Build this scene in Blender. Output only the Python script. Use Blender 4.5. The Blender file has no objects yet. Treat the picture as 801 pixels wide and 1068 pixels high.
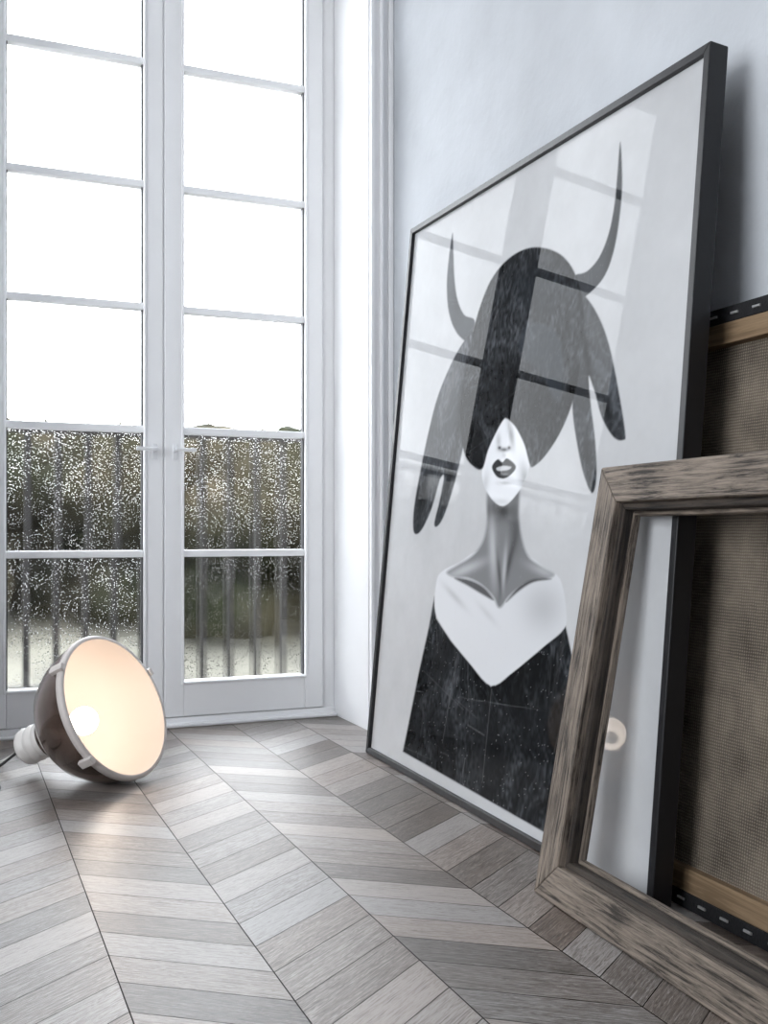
import bpy, bmesh, math, random
import numpy as np
from mathutils import Vector, Matrix
random.seed(7); np.random.seed(7)
S=0.7                      # metres per unit of eye height
F=1067.0; CX=400.5; HY=555.0
YAW=math.atan(450/1067.0)
fx,fy=math.sin(YAW),math.cos(YAW)
def rdir(px,py):
    u=(px-CX)/F; v=(HY-py)/F
    return (fx+u*fy, fy-u*fx, v)
def on_plane(px,py,a,b,c):      # plane x=a+b*z+c*y
    dx,dy,v=rdir(px,py)
    d=(a+b)/(dx-b*v-c*dy)
    return Vector((dx*d,dy*d,1+v*d))
# ---------------------------------------------------------------- materials
def newmat(name):
    m=bpy.data.materials.new(name); m.use_nodes=True
    nt=m.node_tree; b=nt.nodes['Principled BSDF']
    return m,nt,b
def N(nt,t,**k):
    n=nt.nodes.new(t)
    for a,v in k.items():
        if a in n.inputs: n.inputs[a].default_value=v
        else: setattr(n,a,v)
    return n
def ramp(nt,stops):
    r=nt.nodes.new('ShaderNodeValToRGB'); e=r.color_ramp.elements
    while len(e)<len(stops): e.new(0.5)
    for i,(p,c) in enumerate(stops):
        e[i].position=p; e[i].color=(*c,1) if len(c)==3 else c
    return r
def plain(name,col,rough=.5,metal=0,bump=0,bscale=60,var=.06,nscale=6,coat=0):
    m,nt,b=newmat(name); L=nt.links
    tc=N(nt,'ShaderNodeTexCoord'); nz=N(nt,'ShaderNodeTexNoise'); nz.inputs['Scale'].default_value=nscale; nz.inputs['Detail'].default_value=6
    L.new(tc.outputs['Object'],nz.inputs['Vector'])
    r=ramp(nt,[(.3,tuple(c*(1-var) for c in col)),(.7,tuple(min(1,c*(1+var)) for c in col))])
    L.new(nz.outputs['Fac'],r.inputs['Fac']); L.new(r.outputs['Color'],b.inputs['Base Color'])
    b.inputs['Roughness'].default_value=rough; b.inputs['Metallic'].default_value=metal
    b.inputs['Coat Weight'].default_value=coat
    if bump:
        n2=N(nt,'ShaderNodeTexNoise'); n2.inputs['Scale'].default_value=bscale; n2.inputs['Detail'].default_value=8
        L.new(tc.outputs['Object'],n2.inputs['Vector'])
        bp=N(nt,'ShaderNodeBump'); bp.inputs['Strength'].default_value=bump; bp.inputs['Distance'].default_value=.01
        L.new(n2.outputs['Fac'],bp.inputs['Height']); L.new(bp.outputs['Normal'],b.inputs['Normal'])
    return m
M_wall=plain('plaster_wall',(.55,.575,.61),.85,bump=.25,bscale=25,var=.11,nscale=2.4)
M_side=plain('side_wall_paint',(.60,.61,.64),.9,var=.03)
M_white=plain('white_paint',(.90,.905,.92),.35,var=.015)
M_ceil=plain('ceiling_paint',(.85,.85,.86),.9,var=.02)
M_gasket=plain('gasket',(.06,.06,.065),.5)
M_black=plain('black_lacquer',(.006,.006,.008),.45,var=.2,bump=.05)
M_handle=plain('brushed_handle',(.82,.83,.85),.35,metal=.1)
M_bronze=plain('bronze_shade',(.17,.115,.092),.2,metal=.8,var=.35,nscale=9,coat=.6)
M_rim=plain('rim_enamel',(.66,.61,.58),.35)
M_cream=plain('reflector_cream',(.47,.415,.375),.55,var=.02)
M_ceramic=plain('ceramic_socket',(.75,.72,.69),.3)
M_cord=plain('cord',(.03,.03,.03),.6)
M_blackcloth=plain('black_canvas_wrap',(.008,.008,.010),.8,bump=.3,bscale=200)
M_staple=plain('staple_steel',(.75,.75,.75),.3,metal=.6)
M_rail=plain('railing_iron',(.010,.008,.007),.6)
M_slab=plain('balcony_stone',(.55,.55,.55),.3,var=.4,nscale=14,bump=.2)
M_ground=plain('outdoor_ground',(.085,.080,.062),.9,var=.8,nscale=.9)
# foliage
m,nt,b=newmat('hedge_leaves'); L=nt.links; M_hedge=m
tc=N(nt,'ShaderNodeTexCoord'); nz=N(nt,'ShaderNodeTexNoise'); nz.inputs['Scale'].default_value=.7; nz.inputs['Detail'].default_value=4; L.new(tc.outputs['Object'],nz.inputs['Vector'])
n2=N(nt,'ShaderNodeTexNoise'); n2.inputs['Scale'].default_value=9; n2.inputs['Detail'].default_value=6; n2.inputs['Roughness'].default_value=.75; L.new(tc.outputs['Object'],n2.inputs['Vector'])
r1=ramp(nt,[(.36,(.024,.027,.015)),(.50,(.046,.041,.025)),(.66,(.080,.066,.043))]); L.new(nz.outputs['Fac'],r1.inputs['Fac'])
r2=ramp(nt,[(.36,(.25,.25,.25)),(.64,(1,1,1))]); L.new(n2.outputs['Fac'],r2.inputs['Fac'])
mx=N(nt,'ShaderNodeMixRGB',blend_type='MULTIPLY'); mx.inputs[0].default_value=1; L.new(r1.outputs['Color'],mx.inputs[1]); L.new(r2.outputs['Color'],mx.inputs[2]); L.new(mx.outputs[0],b.inputs['Base Color']); b.inputs['Roughness'].default_value=1; b.inputs['Specular IOR Level'].default_value=.1
def wood(name,dark,light,axis,scale=1.0,rough=.7,bump=.5,stretch=14,detail=9):
    m,nt,b=newmat(name); L=nt.links
    tc=N(nt,'ShaderNodeTexCoord'); mp=N(nt,'ShaderNodeMapping')
    sc=[stretch*4*scale]*3; sc[axis]=3.0*scale
    mp.inputs['Scale'].default_value=sc
    L.new(tc.outputs['UV'],mp.inputs['Vector'])
    nz=N(nt,'ShaderNodeTexNoise'); nz.inputs['Scale'].default_value=1.0; nz.inputs['Detail'].default_value=detail; nz.inputs['Roughness'].default_value=.75; nz.inputs['Distortion'].default_value=.6
    L.new(mp.outputs[0],nz.inputs['Vector'])
    nb=N(nt,'ShaderNodeTexNoise'); nb.inputs['Scale'].default_value=6; nb.inputs['Detail'].default_value=6; L.new(tc.outputs['Object'],nb.inputs['Vector'])
    ad=N(nt,'ShaderNodeMath',operation='MULTIPLY_ADD'); ad.inputs[1].default_value=.35; L.new(nb.outputs['Fac'],ad.inputs[0]); L.new(nz.outputs['Fac'],ad.inputs[2])
    mid=tuple((a*.5+c*.5) for a,c in zip(dark,light))
    r=ramp(nt,[(.57,dark),(.66,mid),(.80,light)])
    L.new(ad.outputs[0],r.inputs['Fac'])
    L.new(r.outputs['Color'],b.inputs['Base Color'])
    b.inputs['Roughness'].default_value=rough
    bp=N(nt,'ShaderNodeBump'); bp.inputs['Strength'].default_value=bump; bp.inputs['Distance'].default_value=.006
    L.new(nz.outputs['Fac'],bp.inputs['Height']); L.new(bp.outputs['Normal'],b.inputs['Normal'])
    return m
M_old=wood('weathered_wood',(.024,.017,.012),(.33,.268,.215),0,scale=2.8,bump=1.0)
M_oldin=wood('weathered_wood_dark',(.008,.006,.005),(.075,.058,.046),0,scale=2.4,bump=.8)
M_pine=wood('stretcher_pine',(.17,.11,.06),(.30,.205,.12),0,scale=1,bump=.2,detail=4)
# linen back
m,nt,b=newmat('raw_linen'); L=nt.links; M_linen=m
tc=N(nt,'ShaderNodeTexCoord')
w1=N(nt,'ShaderNodeTexWave'); w1.bands_direction='Y'; w1.inputs['Scale'].default_value=55; w1.inputs['Distortion'].default_value=1.8
w2=N(nt,'ShaderNodeTexWave'); w2.bands_direction='Z'; w2.inputs['Scale'].default_value=55; w2.inputs['Distortion'].default_value=1.8
nz=N(nt,'ShaderNodeTexNoise'); nz.inputs['Scale'].default_value=8; nz.inputs['Detail'].default_value=10; nz.inputs['Roughness'].default_value=.65
for w in (w1,w2,nz): L.new(tc.outputs['Object'],w.inputs['Vector'])
mx=N(nt,'ShaderNodeMath',operation='MULTIPLY'); L.new(w1.outputs['Fac'],mx.inputs[0]); L.new(w2.outputs['Fac'],mx.inputs[1])
ad=N(nt,'ShaderNodeMath',operation='MULTIPLY_ADD'); ad.inputs[1].default_value=.5; L.new(mx.outputs[0],ad.inputs[0]); L.new(nz.outputs['Fac'],ad.inputs[2])
r=ramp(nt,[(.35,(.070,.057,.044)),(1.0,(.33,.275,.215))]); L.new(ad.outputs[0],r.inputs['Fac']); L.new(r.outputs['Color'],b.inputs['Base Color'])
b.inputs['Roughness'].default_value=.95
bp=N(nt,'ShaderNodeBump'); bp.inputs['Strength'].default_value=.6; bp.inputs['Distance'].default_value=.003; L.new(mx.outputs[0],bp.inputs['Height']); L.new(bp.outputs['Normal'],b.inputs['Normal'])
# floor boards
m,nt,b=newmat('chevron_oak'); L=nt.links; M_floor=m
at=N(nt,'ShaderNodeVertexColor',layer_name='rnd'); sp=N(nt,'ShaderNodeSeparateColor'); L.new(at.outputs['Color'],sp.inputs['Color'])
uv=N(nt,'ShaderNodeTexCoord')
cmb=N(nt,'ShaderNodeCombineXYZ'); mu=N(nt,'ShaderNodeMath',operation='MULTIPLY'); mu.inputs[1].default_value=37; L.new(sp.outputs[1],mu.inputs[0]); L.new(mu.outputs[0],cmb.inputs['Z']); L.new(mu.outputs[0],cmb.inputs['X'])
va=N(nt,'ShaderNodeVectorMath',operation='ADD'); L.new(uv.outputs['UV'],va.inputs[0]); L.new(cmb.outputs[0],va.inputs[1])
mp=N(nt,'ShaderNodeMapping'); mp.inputs['Scale'].default_value=(2.0,20,1); L.new(va.outputs[0],mp.inputs['Vector'])
nz=N(nt,'ShaderNodeTexNoise'); nz.inputs['Scale'].default_value=2.2; nz.inputs['Detail'].default_value=9; nz.inputs['Roughness'].default_value=.66; nz.inputs['Distortion'].default_value=.6; L.new(mp.outputs[0],nz.inputs['Vector'])
mp2=N(nt,'ShaderNodeMapping'); mp2.inputs['Scale'].default_value=(1.6,10,1); L.new(va.outputs[0],mp2.inputs['Vector'])
nz2=N(nt,'ShaderNodeTexNoise'); nz2.inputs['Scale'].default_value=1.8; nz2.inputs['Detail'].default_value=1; L.new(mp2.outputs[0],nz2.inputs['Vector'])
mm=N(nt,'ShaderNodeMath',operation='MULTIPLY'); mm.inputs[1].default_value=11; L.new(nz2.outputs['Fac'],mm.inputs[0])
fr=N(nt,'ShaderNodeMath',operation='PINGPONG'); fr.inputs[1].default_value=.5; L.new(mm.outputs[0],fr.inputs[0])
# grain = noise*1.7 (stronger contrast) + rings + board tone
g1=N(nt,'ShaderNodeMath',operation='MULTIPLY_ADD'); g1.inputs[1].default_value=1.7; g1.inputs[2].default_value=-.42; L.new(nz.outputs['Fac'],g1.inputs[0])
a1=N(nt,'ShaderNodeMath',operation='MULTIPLY_ADD'); a1.inputs[1].default_value=.62; L.new(fr.outputs[0],a1.inputs[0]); L.new(g1.outputs[0],a1.inputs[2])
a2=N(nt,'ShaderNodeMath',operation='MULTIPLY_ADD'); a2.inputs[1].default_value=.46; L.new(sp.outputs[0],a2.inputs[0]); L.new(a1.outputs[0],a2.inputs[2])
r=ramp(nt,[(.34,(.026,.019,.015)),(.62,(.095,.075,.062)),(.86,(.205,.178,.160)),(1.0,(.345,.32,.305))]); L.new(a2.outputs[0],r.inputs['Fac'])
hs=N(nt,'ShaderNodeMixRGB',blend_type='MULTIPLY'); hs.inputs[0].default_value=.85
r2=ramp(nt,[(.0,(1,.89,.81)),(.5,(1,.95,.91)),(1,(.93,.97,1))]); L.new(sp.outputs[2],r2.inputs['Fac'])
L.new(r.outputs['Color'],hs.inputs[1]); L.new(r2.outputs['Color'],hs.inputs[2]); L.new(hs.outputs[0],b.inputs['Base Color'])
rr=N(nt,'ShaderNodeMapRange'); rr.inputs['To Min'].default_value=.24; rr.inputs['To Max'].default_value=.50; L.new(nz.outputs['Fac'],rr.inputs['Value']); L.new(rr.outputs[0],b.inputs['Roughness'])
b.inputs['Specular IOR Level'].default_value=1.0
bp=N(nt,'ShaderNodeBump'); bp.inputs['Strength'].default_value=.35; bp.inputs['Distance'].default_value=.003; L.new(nz.outputs['Fac'],bp.inputs['Height']); L.new(bp.outputs['Normal'],b.inputs['Normal'])
M_gap=plain('floor_gap',(.02,.017,.015),.9)
# clear thin glass
def glass(name,wet):
    m=bpy.data.materials.new(name); m.use_nodes=True; nt=m.node_tree; nt.nodes.clear(); L=nt.links
    out=N(nt,'ShaderNodeOutputMaterial'); tr=N(nt,'ShaderNodeBsdfTransparent'); gl=N(nt,'ShaderNodeBsdfGlossy'); gl.inputs['Roughness'].default_value=.02
    fz=N(nt,'ShaderNodeFresnel'); fz.inputs['IOR'].default_value=1.45
    mx=N(nt,'ShaderNodeMixShader'); L.new(fz.outputs[0],mx.inputs[0]); L.new(gl.outputs[0],mx.inputs[2])
    if not wet:
        L.new(tr.outputs[0],mx.inputs[1])
    else:
        tc=N(nt,'ShaderNodeTexCoord')
        mp=N(nt,'ShaderNodeMapping'); mp.inputs['Scale'].default_value=(1,1,.72); L.new(tc.outputs['Object'],mp.inputs['Vector'])
        v1=N(nt,'ShaderNodeTexVoronoi'); v1.inputs['Scale'].default_value=190; L.new(mp.outputs[0],v1.inputs['Vector'])
        v2=N(nt,'ShaderNodeTexVoronoi'); v2.inputs['Scale'].default_value=100; L.new(mp.outputs[0],v2.inputs['Vector'])
        r1=ramp(nt,[(.0,(1,1,1)),(.42,(0,0,0))]); L.new(v1.outputs['Distance'],r1.inputs['Fac'])
        r2=ramp(nt,[(.0,(1,1,1)),(.30,(0,0,0))]); L.new(v2.outputs['Distance'],r2.inputs['Fac'])
        mxx=N(nt,'ShaderNodeMath',operation='MAXIMUM'); L.new(r1.outputs['Color'],mxx.inputs[0]); L.new(r2.outputs['Color'],mxx.inputs[1])
        nz=N(nt,'ShaderNodeTexNoise'); nz.inputs['Scale'].default_value=15; nz.inputs['Detail'].default_value=6; L.new(tc.outputs['Object'],nz.inputs['Vector'])
        rn=ramp(nt,[(.34,(0,0,0)),(.58,(1,1,1))]); L.new(nz.outputs['Fac'],rn.inputs['Fac'])
        bp=N(nt,'ShaderNodeBump'); bp.inputs['Strength'].default_value=1; bp.inputs['Distance'].default_value=.003; L.new(mxx.outputs[0],bp.inputs['Height'])
        rf=N(nt,'ShaderNodeBsdfRefraction'); rf.inputs['IOR'].default_value=1.33; rf.inputs['Roughness'].default_value=.09; rf.inputs['Color'].default_value=(.62,.62,.62,1); L.new(bp.outputs['Normal'],rf.inputs['Normal'])
        fog=N(nt,'ShaderNodeBsdfRefraction'); fog.inputs['IOR'].default_value=1.14; fog.inputs['Roughness'].default_value=.27
        mf=N(nt,'ShaderNodeMixShader'); mf.inputs[0].default_value=.68; L.new(tr.outputs[0],mf.inputs[1]); L.new(fog.outputs[0],mf.inputs[2])
        gt=N(nt,'ShaderNodeMath',operation='GREATER_THAN'); gt.inputs[1].default_value=.25; L.new(mxx.outputs[0],gt.inputs[0])
        ml=N(nt,'ShaderNodeMath',operation='MULTIPLY'); L.new(gt.outputs[0],ml.inputs[0]); L.new(rn.outputs['Color'],ml.inputs[1])
        md=N(nt,'ShaderNodeMixShader'); L.new(ml.outputs[0],md.inputs[0]); L.new(mf.outputs[0],md.inputs[1]); L.new(rf.outputs[0],md.inputs[2])
        L.new(md.outputs[0],mx.inputs[1])
    L.new(mx.outputs[0],out.inputs['Surface']); return m
M_glass=glass('window_glass',False); M_wet=glass('rainy_glass',True)
# ---------------------------------------------------------------- mesh helpers
def empty(name,loc):
    e=bpy.data.objects.new(name,None); e.location=Vector(loc)*S; e.empty_display_size=.1
    bpy.context.collection.objects.link(e); return e
class MB:
    def __init__(s): s.v=[]; s.f=[]; s.m=[]; s.uv=[]
    def face(s,idx,m,uvs=None): s.f.append(idx); s.m.append(m); s.uv.append(uvs)
    def hexa(s,p,m=0):      # 8 points: bottom 4, top 4
        o=len(s.v); s.v+= [tuple(q) for q in p]
        for f in ((0,3,2,1),(4,5,6,7),(0,1,5,4),(1,2,6,5),(2,3,7,6),(3,0,4,7)):
            s.face([o+i for i in f],m)
    def box(s,x0,x1,y0,y1,z0,z1,m=0):
        s.hexa([(x0,y0,z0),(x1,y0,z0),(x1,y1,z0),(x0,y1,z0),(x0,y0,z1),(x1,y0,z1),(x1,y1,z1),(x0,y1,z1)],m)
    def build(s,name,mats,parent=None,bevel=0,smooth=False,uvdir=None):
        me=bpy.data.meshes.new(name); me.from_pydata([tuple(c*S for c in q) for q in s.v],[],s.f); me.update()
        for mt in mats: me.materials.append(mt)
        for p,mi in zip(me.polygons,s.m): p.material_index=mi; p.use_smooth=smooth
        bm=bmesh.new(); bm.from_mesh(me); bmesh.ops.recalc_face_normals(bm,faces=bm.faces); bm.to_mesh(me); bm.free()
        if uvdir is not None:
            uvl=me.uv_layers.new(name='UVMap'); d=Vector(uvdir).normalized()
            for p in me.polygons:
                n=p.normal; c=n.cross(d)
                if c.length<.2: c=n.orthogonal()
                c.normalize()
                off=p.index*.013
                for li in p.loop_indices:
                    co=me.vertices[me.loops[li].vertex_index].co
                    uvl.data[li].uv=(co.dot(d),co.dot(c)+off)
        ob=bpy.data.objects.new(name,me); bpy.context.collection.objects.link(ob)
        if parent: ob.parent=parent; ob.location=-parent.location
        if bevel:
            bv=ob.modifiers.new('bevel','BEVEL'); bv.width=bevel*S; bv.segments=2; bv.limit_method='ANGLE'
        return ob
def lathe(prof,origin,axis,name,mats,parent,mi=None,seg=64):
    z=Vector(axis).normalized(); x=z.orthogonal().normalized(); y=z.cross(x)
    o=Vector(origin); b=MB()
    for (r,h) in prof:
        for k in range(seg):
            a=2*math.pi*k/seg; b.v.append(tuple(o+z*h+x*(r*math.cos(a))+y*(r*math.sin(a))))
    for i in range(len(prof)-1):
        for k in range(seg):
            k2=(k+1)%seg; b.face([i*seg+k,i*seg+k2,(i+1)*seg+k2,(i+1)*seg+k],0 if mi is None else mi[i])
    return b.build(name,mats,parent,smooth=True)
# ---------------------------------------------------------------- room shell
XR=2.06; XL=-2.7; YW=4.78; YG=5.28; YO=5.62; YF=-2.6; ZC=4.45
OX0=.065; OX1=1.93; OZ=4.16
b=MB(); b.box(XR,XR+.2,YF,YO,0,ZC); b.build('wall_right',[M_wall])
b=MB(); b.box(XL,OX0,YW,YO,0,ZC); b.box(OX1,XR,YW,YO,0,ZC); b.box(OX0,OX1,YW,YO,OZ,ZC); b.build('wall_back',[M_white])
b=MB(); b.box(XL-.2,XR+.2,YF-.2,YF,0,ZC); b.build('wall_front',[M_side])
LY0,LY1,LZ0,LZ1=-.2,2.8,1.0,3.7
b=MB(); b.box(XL-.2,XL,YF,LY0,0,ZC); b.box(XL-.2,XL,LY1,YO,0,ZC); b.box(XL-.2,XL,LY0,LY1,0,LZ0); b.box(XL-.2,XL,LY0,LY1,LZ1,ZC); b.build('wall_left',[M_side])
b=MB(); b.box(XL-.2,XR+.2,YF-.2,YO,ZC,ZC+.15); b.build('ceiling',[M_ceil])
# casing moulding beside the door
b=MB()
xs=[(1.935,1.955,.030),(1.955,1.985,.014),(1.985,2.000,.036),(2.000,2.035,.010),(2.035,2.058,.030)]
for x0,x1,t in xs: b.box(x0,x1,YW-t,YW,0,ZC)
b.box(OX0-.13,OX0-.005,YW-.02,YW,0,OZ+.12); b.box(OX0-.05,OX0-.02,YW-.034,YW,0,OZ+.12)
b.build('trim_1',[M_white],bevel=.004)
b=MB(); b.box(XR-.016,XR,YF,YW-.04,0,.13); b.box(XR-.022,XR,YF,YW-.04,0,.03); b.build('baseboard_right',[M_white],bevel=.003)
b=MB(); b.box(XL,OX0-.14,YW-.016,YW,0,.13); b.build('baseboard_back',[M_white],bevel=.003)
b=MB(); b.box(XL,XL+.016,YF,YW-.02,0,.13); b.build('baseboard_left',[M_white],bevel=.003)
# unseen left window, added and sized to bring in side light
w2=empty('added_side_window',(XL-.1,(LY0+LY1)/2,LZ0)); b=MB()
for y in (LY0,LY0+1.0,LY0+2.0,LY1): b.box(XL-.13,XL-.06,max(LY0,y-.05),min(LY1,y+.05),LZ0,LZ1)
for z in (LZ0,LZ0+.9,LZ0+1.8,LZ1): b.box(XL-.125,XL-.065,LY0,LY1,max(LZ0,z-.04),min(LZ1,z+.04))
b.build('frame',[M_white],w2)
# ---------------------------------------------------------------- french window
w1=empty('window_1',(1,YG,0))
b=MB()
b.box(OX0,OX0+.072,YG,YG+.12,0,OZ); b.box(OX1-.072,OX1,YG,YG+.12,0,OZ); b.box(OX0,OX1,YG,YG+.12,OZ-.08,OZ)
b.box(OX0,OX1,YG-.015,YG+.12,0,.045); b.box(OX0,OX1,YG-.06,YG+.02,0,.018)
b.build('frame',[M_white],w1,bevel=.006)
bars=[.89,1.525,2.15,2.775,3.40]; T=.018
for nm,x0,x1,g0,g1 in (('sash_left',.14,.992,.238,.894),('sash_right',1.000,1.857,1.099,1.756)):
    b=MB(); y0,y1=YG-.02,YG+.06
    b.box(x0,g0,y0,y1,.05,4.08); b.box(g1,x1,y0,y1,.05,4.08); b.box(g0,g1,y0,y1,.05,.23); b.box(g0,g1,y0,y1,3.98,4.08)
    for z in bars: b.box(g0,g1,y0+.012,y1-.012,z-T,z+T)
    bd=.014
    b.box(g0-bd,g0,y0-.010,y0,.23-bd,4.0); b.box(g1,g1+bd,y0-.010,y0,.23-bd,4.0); b.box(g0,g1,y0-.010,y0,.23-bd,.23)
    b.build(nm,[M_white],w1,bevel=.005)
    b=MB(); t=.007
    zz=[.23]+bars+[3.98]
    for i in range(len(zz)-1):
        za=zz[i]+(T if i else 0); zb=zz[i+1]-T
        b.box(g0,g0+t,YG+.0,YG+.035,za,zb); b.box(g1-t,g1,YG+.0,YG+.035,za,zb)
    b.build(nm+'_gasket',[M_gasket],w1)
    for i in range(len(zz)-1):
        za=zz[i]; zb=zz[i+1]
        q=MB(); q.v=[(g0,YG+.022,za),(g1,YG+.022,za),(g1,YG+.022,zb),(g0,YG+.022,zb)]; q.face([0,1,2,3],0)
        q.build(nm+'_pane_%d'%(i+1),[M_wet if i<2 else M_glass],w1)
b=MB(); b.box(.990,1.002,YG-.008,YG+.05,.05,4.08); b.build('meeting_strip',[M_white],w1)
for nm,xc,dr in (('handle_left',.948,-1),('handle_right',1.052,1)):
    b=MB(); z=1.42
    b.box(xc-.013,xc+.013,YG-.03,YG-.02,z-.05,z+.03); b.box(xc-.009,xc+.009,YG-.075,YG-.03,z-.010,z+.010)
    xa,xb=(xc-.010,xc+.10) if dr>0 else (xc-.10,xc+.010)
    b.box(xa,xb,YG-.085,YG-.066,z-.009,z+.009); b.build(nm,[M_handle],w1,bevel=.004)
# ---------------------------------------------------------------- floor
SP=.333; X0s=.34; K=.72; P=.155; g=.003
b=MB(); rnd=[]; uvs=[]
i0=int(math.floor((XL-X0s)/SP)); i1=int(math.ceil((XR-X0s)/SP))
for i in range(i0,i1):
    xa=X0s+i*SP; xb=xa+SP; sg=-1 if i%2==0 else 1
    j=int((YF-.6)/P)
    while j*P<YO:
        y=j*P; dy=sg*K*SP; o=len(b.v)
        base=y+(0 if sg<0 else -K*SP)
        a0,a1_=base+g*.5,base+P-g*.5
        b.v+=[(xa+.0015,a0,0),(xb-.0015,a0+dy,0),(xb-.0015,a1_+dy,0),(xa+.0015,a1_,0)]
        b.face([o,o+1,o+2,o+3],0)
        Ln=math.hypot(SP,dy)*S; Wd=P*S*math.cos(math.atan(K)); sh=P*S*math.sin(math.atan(K))*sg
        uvs.append([(0,0),(Ln,0),(Ln+sh,Wd),(sh,Wd)])
        rnd.append((random.random(),random.random(),random.random(),1)); j+=1
me=bpy.data.meshes.new('floor'); me.from_pydata([tuple(c*S for c in q) for q in b.v],[],b.f); me.update()
uvl=me.uv_layers.new(name='UVMap'); ca=me.color_attributes.new('rnd','FLOAT_COLOR','CORNER')
for p in me.polygons:
    for k,li in enumerate(p.loop_indices):
        uvl.data[li].uv=uvs[p.index][k]; ca.data[li].color=rnd[p.index]
me.materials.append(M_floor); me.materials.append(M_gap)
bm=bmesh.new(); bm.from_mesh(me)
for co,no in (((0,YG+.1,0),(0,1,0)),((0,YF,0),(0,-1,0)),((XR,0,0),(1,0,0)),((XL,0,0),(-1,0,0))):
    bmesh.ops.bisect_plane(bm,geom=bm.verts[:]+bm.edges[:]+bm.faces[:],plane_co=Vector(co)*S,plane_no=no,clear_outer=True)
vs=[bm.verts.new(Vector(q)*S) for q in ((XL,YF,-.004),(XR,YF,-.004),(XR,YO,-.004),(XL,YO,-.004))]
f=bm.faces.new(vs); f.material_index=1
vs=[bm.verts.new(Vector(q)*S) for q in ((XL,YF,-.1),(XR,YF,-.1),(XR,YO,-.1),(XL,YO,-.1))]
f=bm.faces.new(vs); f.material_index=1
for fc in bm.faces:
    if fc.normal.z<0: fc.normal_flip()
bm.to_mesh(me); bm.free()
ob=bpy.data.objects.new('floor',me); bpy.context.collection.objects.link(ob)
# ---------------------------------------------------------------- poster
PA,PB,PC=1.6108,.100,.0265
nrm=Vector((-1,PC,PB)).normalized()     # front normal (towards room)
c=[on_plane(381,785,PA,PB,PC),on_plane(679,957,PA,PB,PC),on_plane(741,42,PA,PB,PC),on_plane(428,239,PA,PB,PC)]  # BL BR TR TL
for q in c[:2]:
    q.z=0.002; q.x=PA+PB*q.z+PC*q.y
post=empty('framed_art_print',(1.72,3.2,0))
def quad_in(cs,w):
    BL,BR,TR,TL=cs; ex=(BR-BL).normalized(); ex2=(TR-TL).normalized(); ez=(TL-BL).normalized(); ez2=(TR-BR).normalized()
    return [BL+ex*w+ez*w, BR-ex*w+ez2*w, TR-ex2*w-ez2*w, TL+ex2*w-ez*w]
ci=quad_in(c,.027); back=-nrm*.062
b=MB()
for k in range(4):
    k2=(k+1)%4
    b.hexa([c[k],c[k2],ci[k2],ci[k], c[k]+back,c[k2]+back,ci[k2]+back,ci[k]+back])
b.build('frame',[M_black],post,bevel=.003)
rec=-nrm*.016; ca4=[q+rec for q in quad_in(c,.0265)]
b=MB(); bk=[q-nrm*.05 for q in quad_in(c,.02)]; b.hexa([q-nrm*.004 for q in ca4]+bk); b.build('backing_board',[M_oldin],post,uvdir=(0,0,1))
# painted print on a fine vertex grid
NS,NT=480,700
s=np.linspace(0,1,NS)[None,:,None]; t=np.linspace(0,1,NT)[:,None,None]
A=[np.array(q) for q in ca4]
G=(A[0]*(1-s)+A[1]*s)*(1-t)+(A[3]*(1-s)+A[2]*s)*t
X,Y,Z=G[...,0],G[...,1],G[...,2]
dep=X*fx+Y*fy; AX=CX+F*(X*fy-Y*fx)/dep; AY=HY-F*(Z-1)/dep      # artwork layout coordinates
IMG=np.ones((NT,NS,3))*np.array([.53,.538,.552])
def vnoise(x,y,seed):
    rs=np.random.RandomState(seed); T=rs.rand(256,256)
    xi=np.floor(x).astype(int); yi=np.floor(y).astype(int); u=x-xi; v=y-yi; u=u*u*(3-2*u); v=v*v*(3-2*v)
    q=lambda a,b_:T[a%256,b_%256]
    return (q(xi,yi)*(1-u)+q(xi+1,yi)*u)*(1-v)+(q(xi,yi+1)*(1-u)+q(xi+1,yi+1)*u)*v
W_=np.linalg.norm(np.array(c[1]-c[0])); H_=np.linalg.norm(np.array(c[3]-c[0]))
SU=np.repeat(s[:,:,0],NT,0)*W_; TV=np.repeat(t[:,:,0],NS,1)*H_
fb=sum(vnoise(SU*k,TV*k,k)/(1.6**n) for n,k in enumerate((2,4,9,18,40,80)))/2.4
# marbled grunge
wx=SU+.20*(vnoise(SU*4,TV*4,41)-.5)+.09*(vnoise(SU*13,TV*13,42)-.5); wy=TV+.20*(vnoise(SU*4,TV*4,43)-.5)+.09*(vnoise(SU*13,TV*13,44)-.5)
rg=lambda f,sd:1-np.abs(2*vnoise(wx*f,wy*f*.45,sd)-1)
vein=(rg(9,45)*.4+rg(21,46)*.3+rg(50,47)*.3)**3*(.3+vnoise(SU*5,TV*5,48))*vnoise(SU*90,TV*60,49)*1.5
IMG*= (0.80+.34*fb)[...,None]
def smooth(p,n=5):
    out=[]; m_=len(p)
    for i in range(m_):
        p0,p1,p2,p3=[np.array(p[(i+k-1)%m_],float) for k in range(4)]
        for k in range(n):
            q=k/n; out.append(.5*((2*p1)+(-p0+p2)*q+(2*p0-5*p1+4*p2-p3)*q*q+(-p0+3*p1-3*p2+p3)*q**3))
    return np.array(out)
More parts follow.
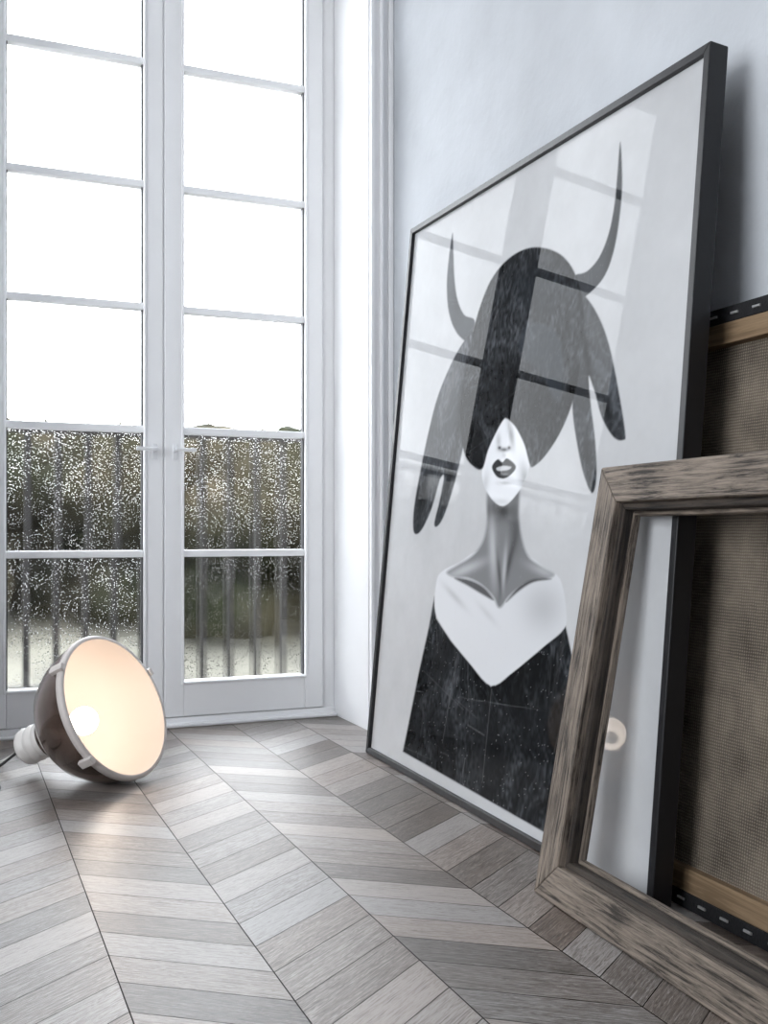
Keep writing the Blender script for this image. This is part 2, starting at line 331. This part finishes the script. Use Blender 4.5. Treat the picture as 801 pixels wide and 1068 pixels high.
def mask(poly,soft=.8,sm=True):
    p=smooth(poly) if sm else np.array(poly,float)
    pad=soft*3+2
    sel=(AX>p[:,0].min()-pad)&(AX<p[:,0].max()+pad)&(AY>p[:,1].min()-pad)&(AY<p[:,1].max()+pad)
    x=AX[sel]; y=AY[sel]; ins=np.zeros(x.shape,bool); dist=np.full(x.shape,1e9)
    for i in range(len(p)):
        x0,y0=p[i]; x1,y1=p[(i+1)%len(p)]
        if y0!=y1:
            cr=((y0>y)!=(y1>y))&(x<(x1-x0)*(y-y0)/(y1-y0)+x0); ins^=cr
        dx,dy=x1-x0,y1-y0; l=dx*dx+dy*dy+1e-9
        tt=np.clip(((x-x0)*dx+(y-y0)*dy)/l,0,1); dist=np.minimum(dist,(x-x0-tt*dx)**2+(y-y0-tt*dy)**2)
    sd=np.sqrt(dist)*np.where(ins,1,-1); m_=np.zeros(AX.shape); m_[sel]=np.clip(.5+sd/(2*soft),0,1); return m_
def paint(m_,col,op=1):
    if not hasattr(col,'__len__'): col=(col*.98,col,col*1.04)
    a=(m_*op)[...,None]; IMG[:]=IMG*(1-a)+np.array(col)*a
def blob(cx,cy,rx,ry,rot=0):
    a=math.radians(rot); x=(AX-cx)*math.cos(a)+(AY-cy)*math.sin(a); y=-(AX-cx)*math.sin(a)+(AY-cy)*math.cos(a)
    return np.exp(-((x/rx)**2+(y/ry)**2))
def paintf(m_,val,op=1):
    a=(m_*op)[...,None]; IMG[:]=IMG*(1-a)+(val[...,None]*np.array([.92,1,1.12]))*a
# horns
hl=mask([(472,243),(468,270),(466,298),(468,325),(475,345),(486,356),(492,350),(495,334),(484,328),(477,312),(474,290),(473,265)]); paintf(hl,.03+.08*fb)
paint(hl*blob(476,318,6,26),.02,.5)
hr=mask([(647,148),(644,180),(641,212),(635,243),(625,268),(612,283),(598,288),(594,303),(604,312),(618,303),(631,287),(640,262),(646,228),(649,190)]); paintf(hr,.015+.06*fb)
paint(hr*blob(640,250,6,45,10),.006,.6)
# right ears / drape
er=mask([(585,285),(604,302),(620,322),(633,352),(643,395),(652,450),(650,459),(640,456),(628,436),(620,408),(614,392),(616,420),(621,462),(622,500),(617,514),(608,492),(601,458),(597,425),(598,380),(590,330)]); paintf(er,.014+.04*fb+.12*vein)
paint(er*blob(622,345,12,30,-20),.07,.5); paint(er*blob(634,430,7,28,-12),.005,.8); paint(er*blob(612,475,6,35,-5),.005,.8); paint(er*blob(612,372,4,45,-8),.004,.85)
# left ears / drape
el=mask([(493,346),(480,362),(468,385),(456,415),(447,450),(439,488),(432,528),(431,552),(435,557),(442,549),(451,528),(459,500),(463,497),(459,520),(453,545),(456,549),(463,538),(473,508),(482,472),(488,440),(494,400),(500,360)]); paintf(el,.018+.05*fb+.14*vein)
paint(el*blob(470,400,6,40,15),.11,.5); paint(el*blob(440,520,5,30,10),.006,.7); paint(el*blob(470,490,4,40,10),.006,.7); paint(el*blob(484,410,4,60,8),.004,.85)
# body
body=mask([(453,622),(455,645),(470,668),(490,692),(512,716),(535,701),(562,679),(590,653),(598,690),(604,760),(606,890),(420,784),(428,745),(437,700),(447,655)],sm=False); paintf(body,.003+.008*fb+.07*vein)
# chest + neck
ch=mask([(499,574),(480,586),(461,596),(455,608),(454,638),(467,662),(488,689),(512,715),(536,700),(562,678),(588,656),(590,634),(584,604),(568,592),(551,580),(525,570)],soft=.8)
paint(ch,.64)
paint(ch*blob(567,633,22,26),.38,.65)
nk=mask([(509,512),(508,545),(503,566),(492,580),(476,590),(466,597),(474,602),(488,603),(502,610),(514,622),(521,634),(531,622),(545,610),(560,605),(570,604),(578,599),(566,592),(551,580),(544,560),(541,538),(541,510),(525,528)],soft=1.8)
paint(nk,.20)
paint(nk*blob(521,532,17,10),.03,.95); paint(nk*blob(537,545,6,30),.06,.7)
paint(nk*blob(514,572,4,34,-2),.48,.8); paint(nk*blob(530,590,3,34,14),.05,.85); paint(nk*blob(521,600,2,26,-6),.05,.7)
paint(nk*blob(526,595,2.2,24,4),.5,.7)
paint(nk*blob(485,594,22,5,-24),.48,.8); paint(nk*blob(567,596,17,5,24),.42,.8)
paint(mask([(474,603),(490,605),(505,613),(515,626),(503,620),(488,611)],soft=1.3),.035,.9)
paint(mask([(575,604),(557,607),(542,616),(528,628),(541,612),(557,604)],soft=1.3),.035,.9)
paint(ch*blob(474,622,3,16,-42),.35,.5); paint(ch*blob(508,640,14,3,50),.5,.6)
# face
fc=mask([(526,437),(518,450),(509,468),(503,488),(504,503),(511,518),(521,527),(530,525),(542,511),(550,494),(552,478),(546,461),(536,443)]); paint(fc,.76)
paint(fc*blob(548,500,6,18,-10),.26,.8); paint(fc*blob(506,505,4,14,10),.42,.6); paint(fc*blob(523,523,10,4),.42,.6)
paint(fc*blob(533,453,3,14,-8),.20,.85); paint(fc*blob(520,460,2.5,8),.30,.6)
paint(blob(526,469,5,2.2),.05,.9); paint(blob(521,467,1.8,1.8),.02,1); paint(blob(531,467,1.8,1.8),.02,1); paint(fc*blob(526,475,2,3),.4,.6)
paint(mask([(513,487),(519,479),(524,482),(529,478),(538,486),(534,494),(526,499),(518,497)],soft=.7),.035)
paint(mask([(518,488),(525,486),(533,487),(530,490),(520,491)],soft=.7),.6,.9); paint(blob(526,495,4,1.5),.2,.6)
paint(fc*blob(526,504,7,1.8),.32,.7)
# big round hat over the eyes
hat=mask([(484,472),(480,440),(483,400),(490,360),(499,325),(512,292),(530,270),(550,259),(570,259),(588,268),(601,288),(608,318),(608,352),(604,388),(597,420),(585,450),(569,475),(556,487),(552,483),(547,464),(538,446),(529,437),(525,438),(517,452),(509,470),(503,489),(493,486)])
paintf(hat,.002+.004*fb+.08*vein)
paint(hat*blob(560,300,30,26),(.020,.026,.034),.35)  # blue-grey tint paints part of the window's reflection into the hat
arc=mask([(545,345),(556,337),(572,340),(584,355),(588,385),(583,420),(570,400),(560,385),(548,375),(541,360)],soft=2); paint(arc*hat,(.040,.048,.058),.6)
# scuffs, scratches, specks
sc=np.zeros(AX.shape)
rs=np.random.RandomState(5)
for k in range(110):
    cx_,cy_=rs.uniform(0.05,W_-.05),rs.uniform(.05,H_*.95); an=rs.uniform(-.35,.35)+(math.pi/2 if rs.rand()<.75 else 0); ln=rs.uniform(.03,.22)
    dx=(SU-cx_)*math.cos(an)+(TV-cy_)*math.sin(an); dy=-(SU-cx_)*math.sin(an)+(TV-cy_)*math.cos(an)
    sc=np.maximum(sc,(np.abs(dx)<ln)*np.exp(-(dy/.0028)**2)*rs.uniform(.1,.6))
spk=(np.random.RandomState(3).rand(NT,NS)>.995)*1.0
low=np.clip(1.3-TV/1.1,0.22,1)
sc=np.maximum(sc*.5,spk*.65)*low
paint(sc,.5,.5)
me=bpy.data.meshes.new('print'); nV=NS*NT
me.vertices.add(nV); me.vertices.foreach_set('co',(G*S).reshape(-1).astype(np.float32))
idx=np.arange(nV).reshape(NT,NS)
fq=np.stack([idx[:-1,:-1],idx[1:,:-1],idx[1:,1:],idx[:-1,1:]],-1).reshape(-1)
nf=len(fq)//4; me.loops.add(nf*4); me.loops.foreach_set('vertex_index',fq.astype(np.int32))
me.polygons.add(nf); me.polygons.foreach_set('loop_start',np.arange(nf,dtype=np.int32)*4); 
me.update(calc_edges=True); me.validate()
if me.polygons[0].normal.dot(nrm)<0: me.flip_normals()
ca=me.color_attributes.new('paint','FLOAT_COLOR','POINT')
ca.data.foreach_set('color',np.concatenate([np.clip(IMG,0,1),np.ones((NT,NS,1))],-1).reshape(-1).astype(np.float32))
m,nt,bs=newmat('art_print_under_glass'); L=nt.links
vc=N(nt,'ShaderNodeVertexColor',layer_name='paint'); L.new(vc.outputs['Color'],bs.inputs['Base Color'])
bs.inputs['Roughness'].default_value=.8; bs.inputs['Specular IOR Level'].default_value=.0; bs.inputs['Coat Weight'].default_value=.21; bs.inputs['Coat Roughness'].default_value=.012; bs.inputs['Coat IOR'].default_value=1.45
me.materials.append(m)
ob=bpy.data.objects.new('print',me); bpy.context.collection.objects.link(ob); ob.parent=post; ob.location=-post.location
# ---------------------------------------------------------------- leaning slab helper
def leaner(a,b_,c_):
    n=Vector((-1,c_,b_)).normalized()
    pt=lambda y,z:Vector((a+b_*z+c_*y,y,z))
    return n,pt
# old wooden frame
n,pt=leaner(1.380,.19,.0425)
y1,y0,h=2.455,1.20,1.185
fr=empty('weathered_picture_frame',(1.5,1.85,0))
def ring(ya,yb,za,zb): return [pt(yb,za),pt(ya,za),pt(ya,zb),pt(yb,zb)]
def bars4(o_,i_,f0,f1,nm,mats,par,bev):
    for k,lab in enumerate(('bottom','near','top','far')):
        k2=(k+1)%4; b=MB()
        b.hexa([o_[k]-n*f0,o_[k2]-n*f0,i_[k2]-n*f0,i_[k]-n*f0,o_[k]-n*f1,o_[k2]-n*f1,i_[k2]-n*f1,i_[k]-n*f1])
        b.build(nm+'_'+lab,mats,par,bevel=bev,uvdir=(o_[k2]-o_[k]))
w=.100
R0=ring(y0,y1,0.003,h); R1=ring(y0+w,y1-w,w,h-w); R2=ring(y0+w+.018,y1-w-.018,w+.018,h-w-.018); R3=ring(y0+w+.030,y1-w-.030,w+.030,h-w-.030)
bars4(R0,R1,0,.072,'bar',[M_old],fr,.004)
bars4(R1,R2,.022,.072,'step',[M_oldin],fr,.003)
bars4(R2,R3,.050,.070,'lip',[M_old],fr,.003)
# stretched canvas seen from behind
n,pt=leaner(1.745,.115,.02)
cv=empty('stretched_canvas',(1.8,1.9,0)); y1,y0,h=2.6,1.05,1.625
R0=ring(y0,y1,.003,h); R1=ring(y0+.045,y1-.045,.045,h-.045); R2=ring(y0+.105,y1-.105,.105,h-.105)
bars4(R0,R1,-.002,.050,'canvas_fold',[M_blackcloth],cv,.003)
bars4(R1,R2,0,.045,'stretcher_bar',[M_pine],cv,.002)
b=MB(); q=R1; b.hexa([p-n*.030 for p in q]+[p-n*.050 for p in q]); b.build('linen',[M_linen],cv)
b=MB(); yy=y0+.05
def staple(y,z):
    hw=.014; p=[pt(y-hw,z-.003),pt(y+hw,z-.003),pt(y+hw,z+.003),pt(y-hw,z+.003)]
    b.hexa([q_+n*.001 for q_ in p]+[q_+n*.006 for q_ in p])
while yy<y1-.03: staple(yy,h-.024); staple(yy,.026); yy+=.085
b.build('staples',[M_staple],cv)
# ---------------------------------------------------------------- lamp
lc=Vector((.603,4.19,.304)); ax=Vector((.65,-.645,.41)).normalized()
lamp=empty('pendant_lamp',(.5,4.3,0))
lathe([(.285,.004),(.297,.006),(.303,-.004),(.302,-.022),(.292,-.026)],lc,ax,'rim',[M_rim],lamp)
lathe([(.294,-.012),(.293,-.05),(.284,-.095),(.265,-.15),(.232,-.21),(.185,-.258),(.13,-.29),(.095,-.305),(.09,-.315),(.09,-.355),(.08,-.362)],lc,ax,'shade',[M_bronze],lamp)
lathe([(.287,.004),(.286,-.04),(.277,-.09),(.257,-.145),(.225,-.20),(.178,-.248),(.12,-.282),(.06,-.292),(.001,-.292)],lc,ax,'reflector',[M_cream],lamp)
pr=[(.078,-.355)]
for k in range(3):
    z=-.365-k*.045; pr+=[(.066,z),(.076,z-.010),(.078,z-.020),(.076,z-.030),(.064,z-.040)]
pr+=[(.055,-.505),(.03,-.515),(.001,-.516)]
lathe(pr,lc,ax,'socket',[M_ceramic],lamp)
m,nt,bs=newmat('glowing_bulb'); bs.inputs['Base Color'].default_value=(1,.9,.8,1); bs.inputs['Emission Color'].default_value=(1,.92,.80,1); bs.inputs['Emission Strength'].default_value=5
pr=[(.001,-.115)]+[(.058*math.sin(a),-.173+.058*math.cos(a)) for a in [i*math.pi/14 for i in range(1,12)]]+[(.03,-.25),(.03,-.29)]
lathe(pr,lc,ax,'bulb',[m],lamp,seg=32)
for k in range(3):
    up=Vector((0,0,1)); side=up.cross(ax).normalized(); upp=ax.cross(side)
    a=math.radians((20,140,215)[k]); rd=side*math.cos(a)+upp*math.sin(a); tn=ax.cross(rd)
    p=lc+rd*.303; b=MB(); pts=[]
    for hh in (-.05,.012):
        for (r_,t_) in ((-.006,-.016),(.014,-.016),(.014,.016),(-.006,.016)): pts.append(p+ax*hh+rd*r_+tn*t_)
    b.hexa(pts); b.build('clip_%d'%(k+1),[M_rim],lamp,bevel=.003)
def tube(name,pts,r,mat,par):
    cu=bpy.data.curves.new(name,'CURVE'); cu.dimensions='3D'; sp_=cu.splines.new('NURBS'); sp_.points.add(len(pts)-1)
    for i,p in enumerate(pts): sp_.points[i].co=(*(Vector(p)*S),1)
    sp_.use_endpoint_u=True; sp_.order_u=4; cu.bevel_depth=r*S; cu.resolution_u=8; cu.bevel_resolution=4
    cu.materials.append(mat); o=bpy.data.objects.new(name,cu); bpy.context.collection.objects.link(o)
    if par: o.parent=par; o.location=-par.location
    return o
e=lc-ax*.512
tube('cord',[e,e-ax*.05,e+Vector((-.09,.03,-.08)),(.12,4.55,.009),(.02,4.42,.009),(.20,4.30,.009),(.14,4.10,.009),(-.10,4.05,.009),(-.7,4.3,.009),(-1.3,4.6,.009)],.006,M_cord,lamp)
tube('cord_white',[e,e-ax*.04,e+Vector((-.08,.05,-.07)),(.1,4.7,.008),(0,4.72,.008),(-.3,4.66,.008),(-.9,4.62,.008)],.006,M_ceramic,lamp)
pl=bpy.data.lights.new('bulb_light','POINT'); pl.energy=3.0; pl.color=(1,.85,.72); pl.shadow_soft_size=.055
po=bpy.data.objects.new('bulb_light',pl); bpy.context.collection.objects.link(po); po.parent=lamp; po.location=(lc+ax*-.12)*S-lamp.location
# ---------------------------------------------------------------- outside
b=MB(); b.box(-4,6,YO,6.35,-.12,-.03); b.build('balcony_slab',[M_slab])
rl=empty('balcony_railing',(1,6.15,0)); b=MB(); x=-3.9
b.box(-4,6,6.12,6.18,1.56,1.60); b.box(-4,6,6.13,6.17,.08,.11)
while x<6:
    b.box(x-.018,x+.018,6.132,6.168,-.03,1.57); x+=.165
b.build('bars',[M_rail],rl)
b=MB(); b.v=[(-60,6.4,-.6),(60,6.4,-.6),(60,90,-.6),(-60,90,-.6)]; b.face([0,1,2,3],0); b.build('ground_outside',[M_ground])
# hedge: many leafy clumps in one mesh (numpy instancing of one clump)
tb=bmesh.new(); bmesh.ops.create_icosphere(tb,subdivisions=3,radius=1.0); tb.verts.ensure_lookup_table()
tv=np.array([v.co[:] for v in tb.verts]); tf=np.array([[v.index for v in f.verts] for f in tb.faces]); tb.free()
HV=[];HF=[]; o=0
rh=np.random.RandomState(11)
for k in range(430):
    y=rh.uniform(15,25); x=rh.uniform(-12,24); rr_=rh.uniform(.45,1.0)
    top=1+.100*y*rh.uniform(.90,1.0)
    z=rh.uniform(-.4,top-rr_) if k%2 else top-rr_
    vv=tv*(rr_*(1+rh.uniform(-.28,.28,(len(tv),1))))+np.array([x,y,z])
    HV.append(vv*S); HF.append(tf+o); o+=len(tv)
HV=np.concatenate(HV); HF=np.concatenate(HF)
me=bpy.data.meshes.new('hedge'); me.vertices.add(len(HV)); me.vertices.foreach_set('co',HV.reshape(-1).astype(np.float32))
me.loops.add(len(HF)*3); me.loops.foreach_set('vertex_index',HF.reshape(-1).astype(np.int32))
me.polygons.add(len(HF)); me.polygons.foreach_set('loop_start',np.arange(len(HF),dtype=np.int32)*3); me.update(calc_edges=True); me.validate()
me.materials.append(M_hedge)
ob=bpy.data.objects.new('hedge',me); bpy.context.collection.objects.link(ob)
# ---------------------------------------------------------------- light
wd=bpy.data.worlds.new('overcast'); bpy.context.scene.world=wd; wd.use_nodes=True; nt=wd.node_tree; L=nt.links
bg=nt.nodes['Background']; tc=N(nt,'ShaderNodeTexCoord'); sx=N(nt,'ShaderNodeSeparateXYZ'); L.new(tc.outputs['Generated'],sx.inputs[0])
r=ramp(nt,[(0,(.94,.97,1)),(.5,(.91,.955,1)),(1,(.86,.93,1))]); L.new(sx.outputs['Z'],r.inputs['Fac']); L.new(r.outputs['Color'],bg.inputs['Color'])
bg.inputs['Strength'].default_value=8.8
def portal(name,loc,rot,sx_,sy_):
    l=bpy.data.lights.new(name,'AREA'); l.shape='RECTANGLE'; l.size=sx_*S; l.size_y=sy_*S; l.cycles.is_portal=True
    o=bpy.data.objects.new(name,l); bpy.context.collection.objects.link(o); o.location=Vector(loc)*S; o.rotation_euler=rot
portal('sky_portal_door',((OX0+OX1)/2,YO+.02,OZ/2),(math.radians(-90),0,0),OX1-OX0,OZ)
portal('sky_portal_side',(XL-.22,(LY0+LY1)/2,(LZ0+LZ1)/2),(math.radians(-90),0,math.radians(90)),LY1-LY0,LZ1-LZ0)
# ---------------------------------------------------------------- camera
cam=bpy.data.cameras.new('camera'); co=bpy.data.objects.new('camera',cam); bpy.context.collection.objects.link(co)
co.location=(0,0,S); co.rotation_euler=(math.radians(90),0,-YAW)
cam.sensor_fit='AUTO'; cam.sensor_width=36; cam.lens=36*F/1068; cam.shift_y=(HY-534)/1068; cam.clip_start=.05; cam.clip_end=300
bpy.context.scene.camera=co
try: bpy.context.scene.view_settings.view_transform='Standard'
except Exception as ex: print(ex)
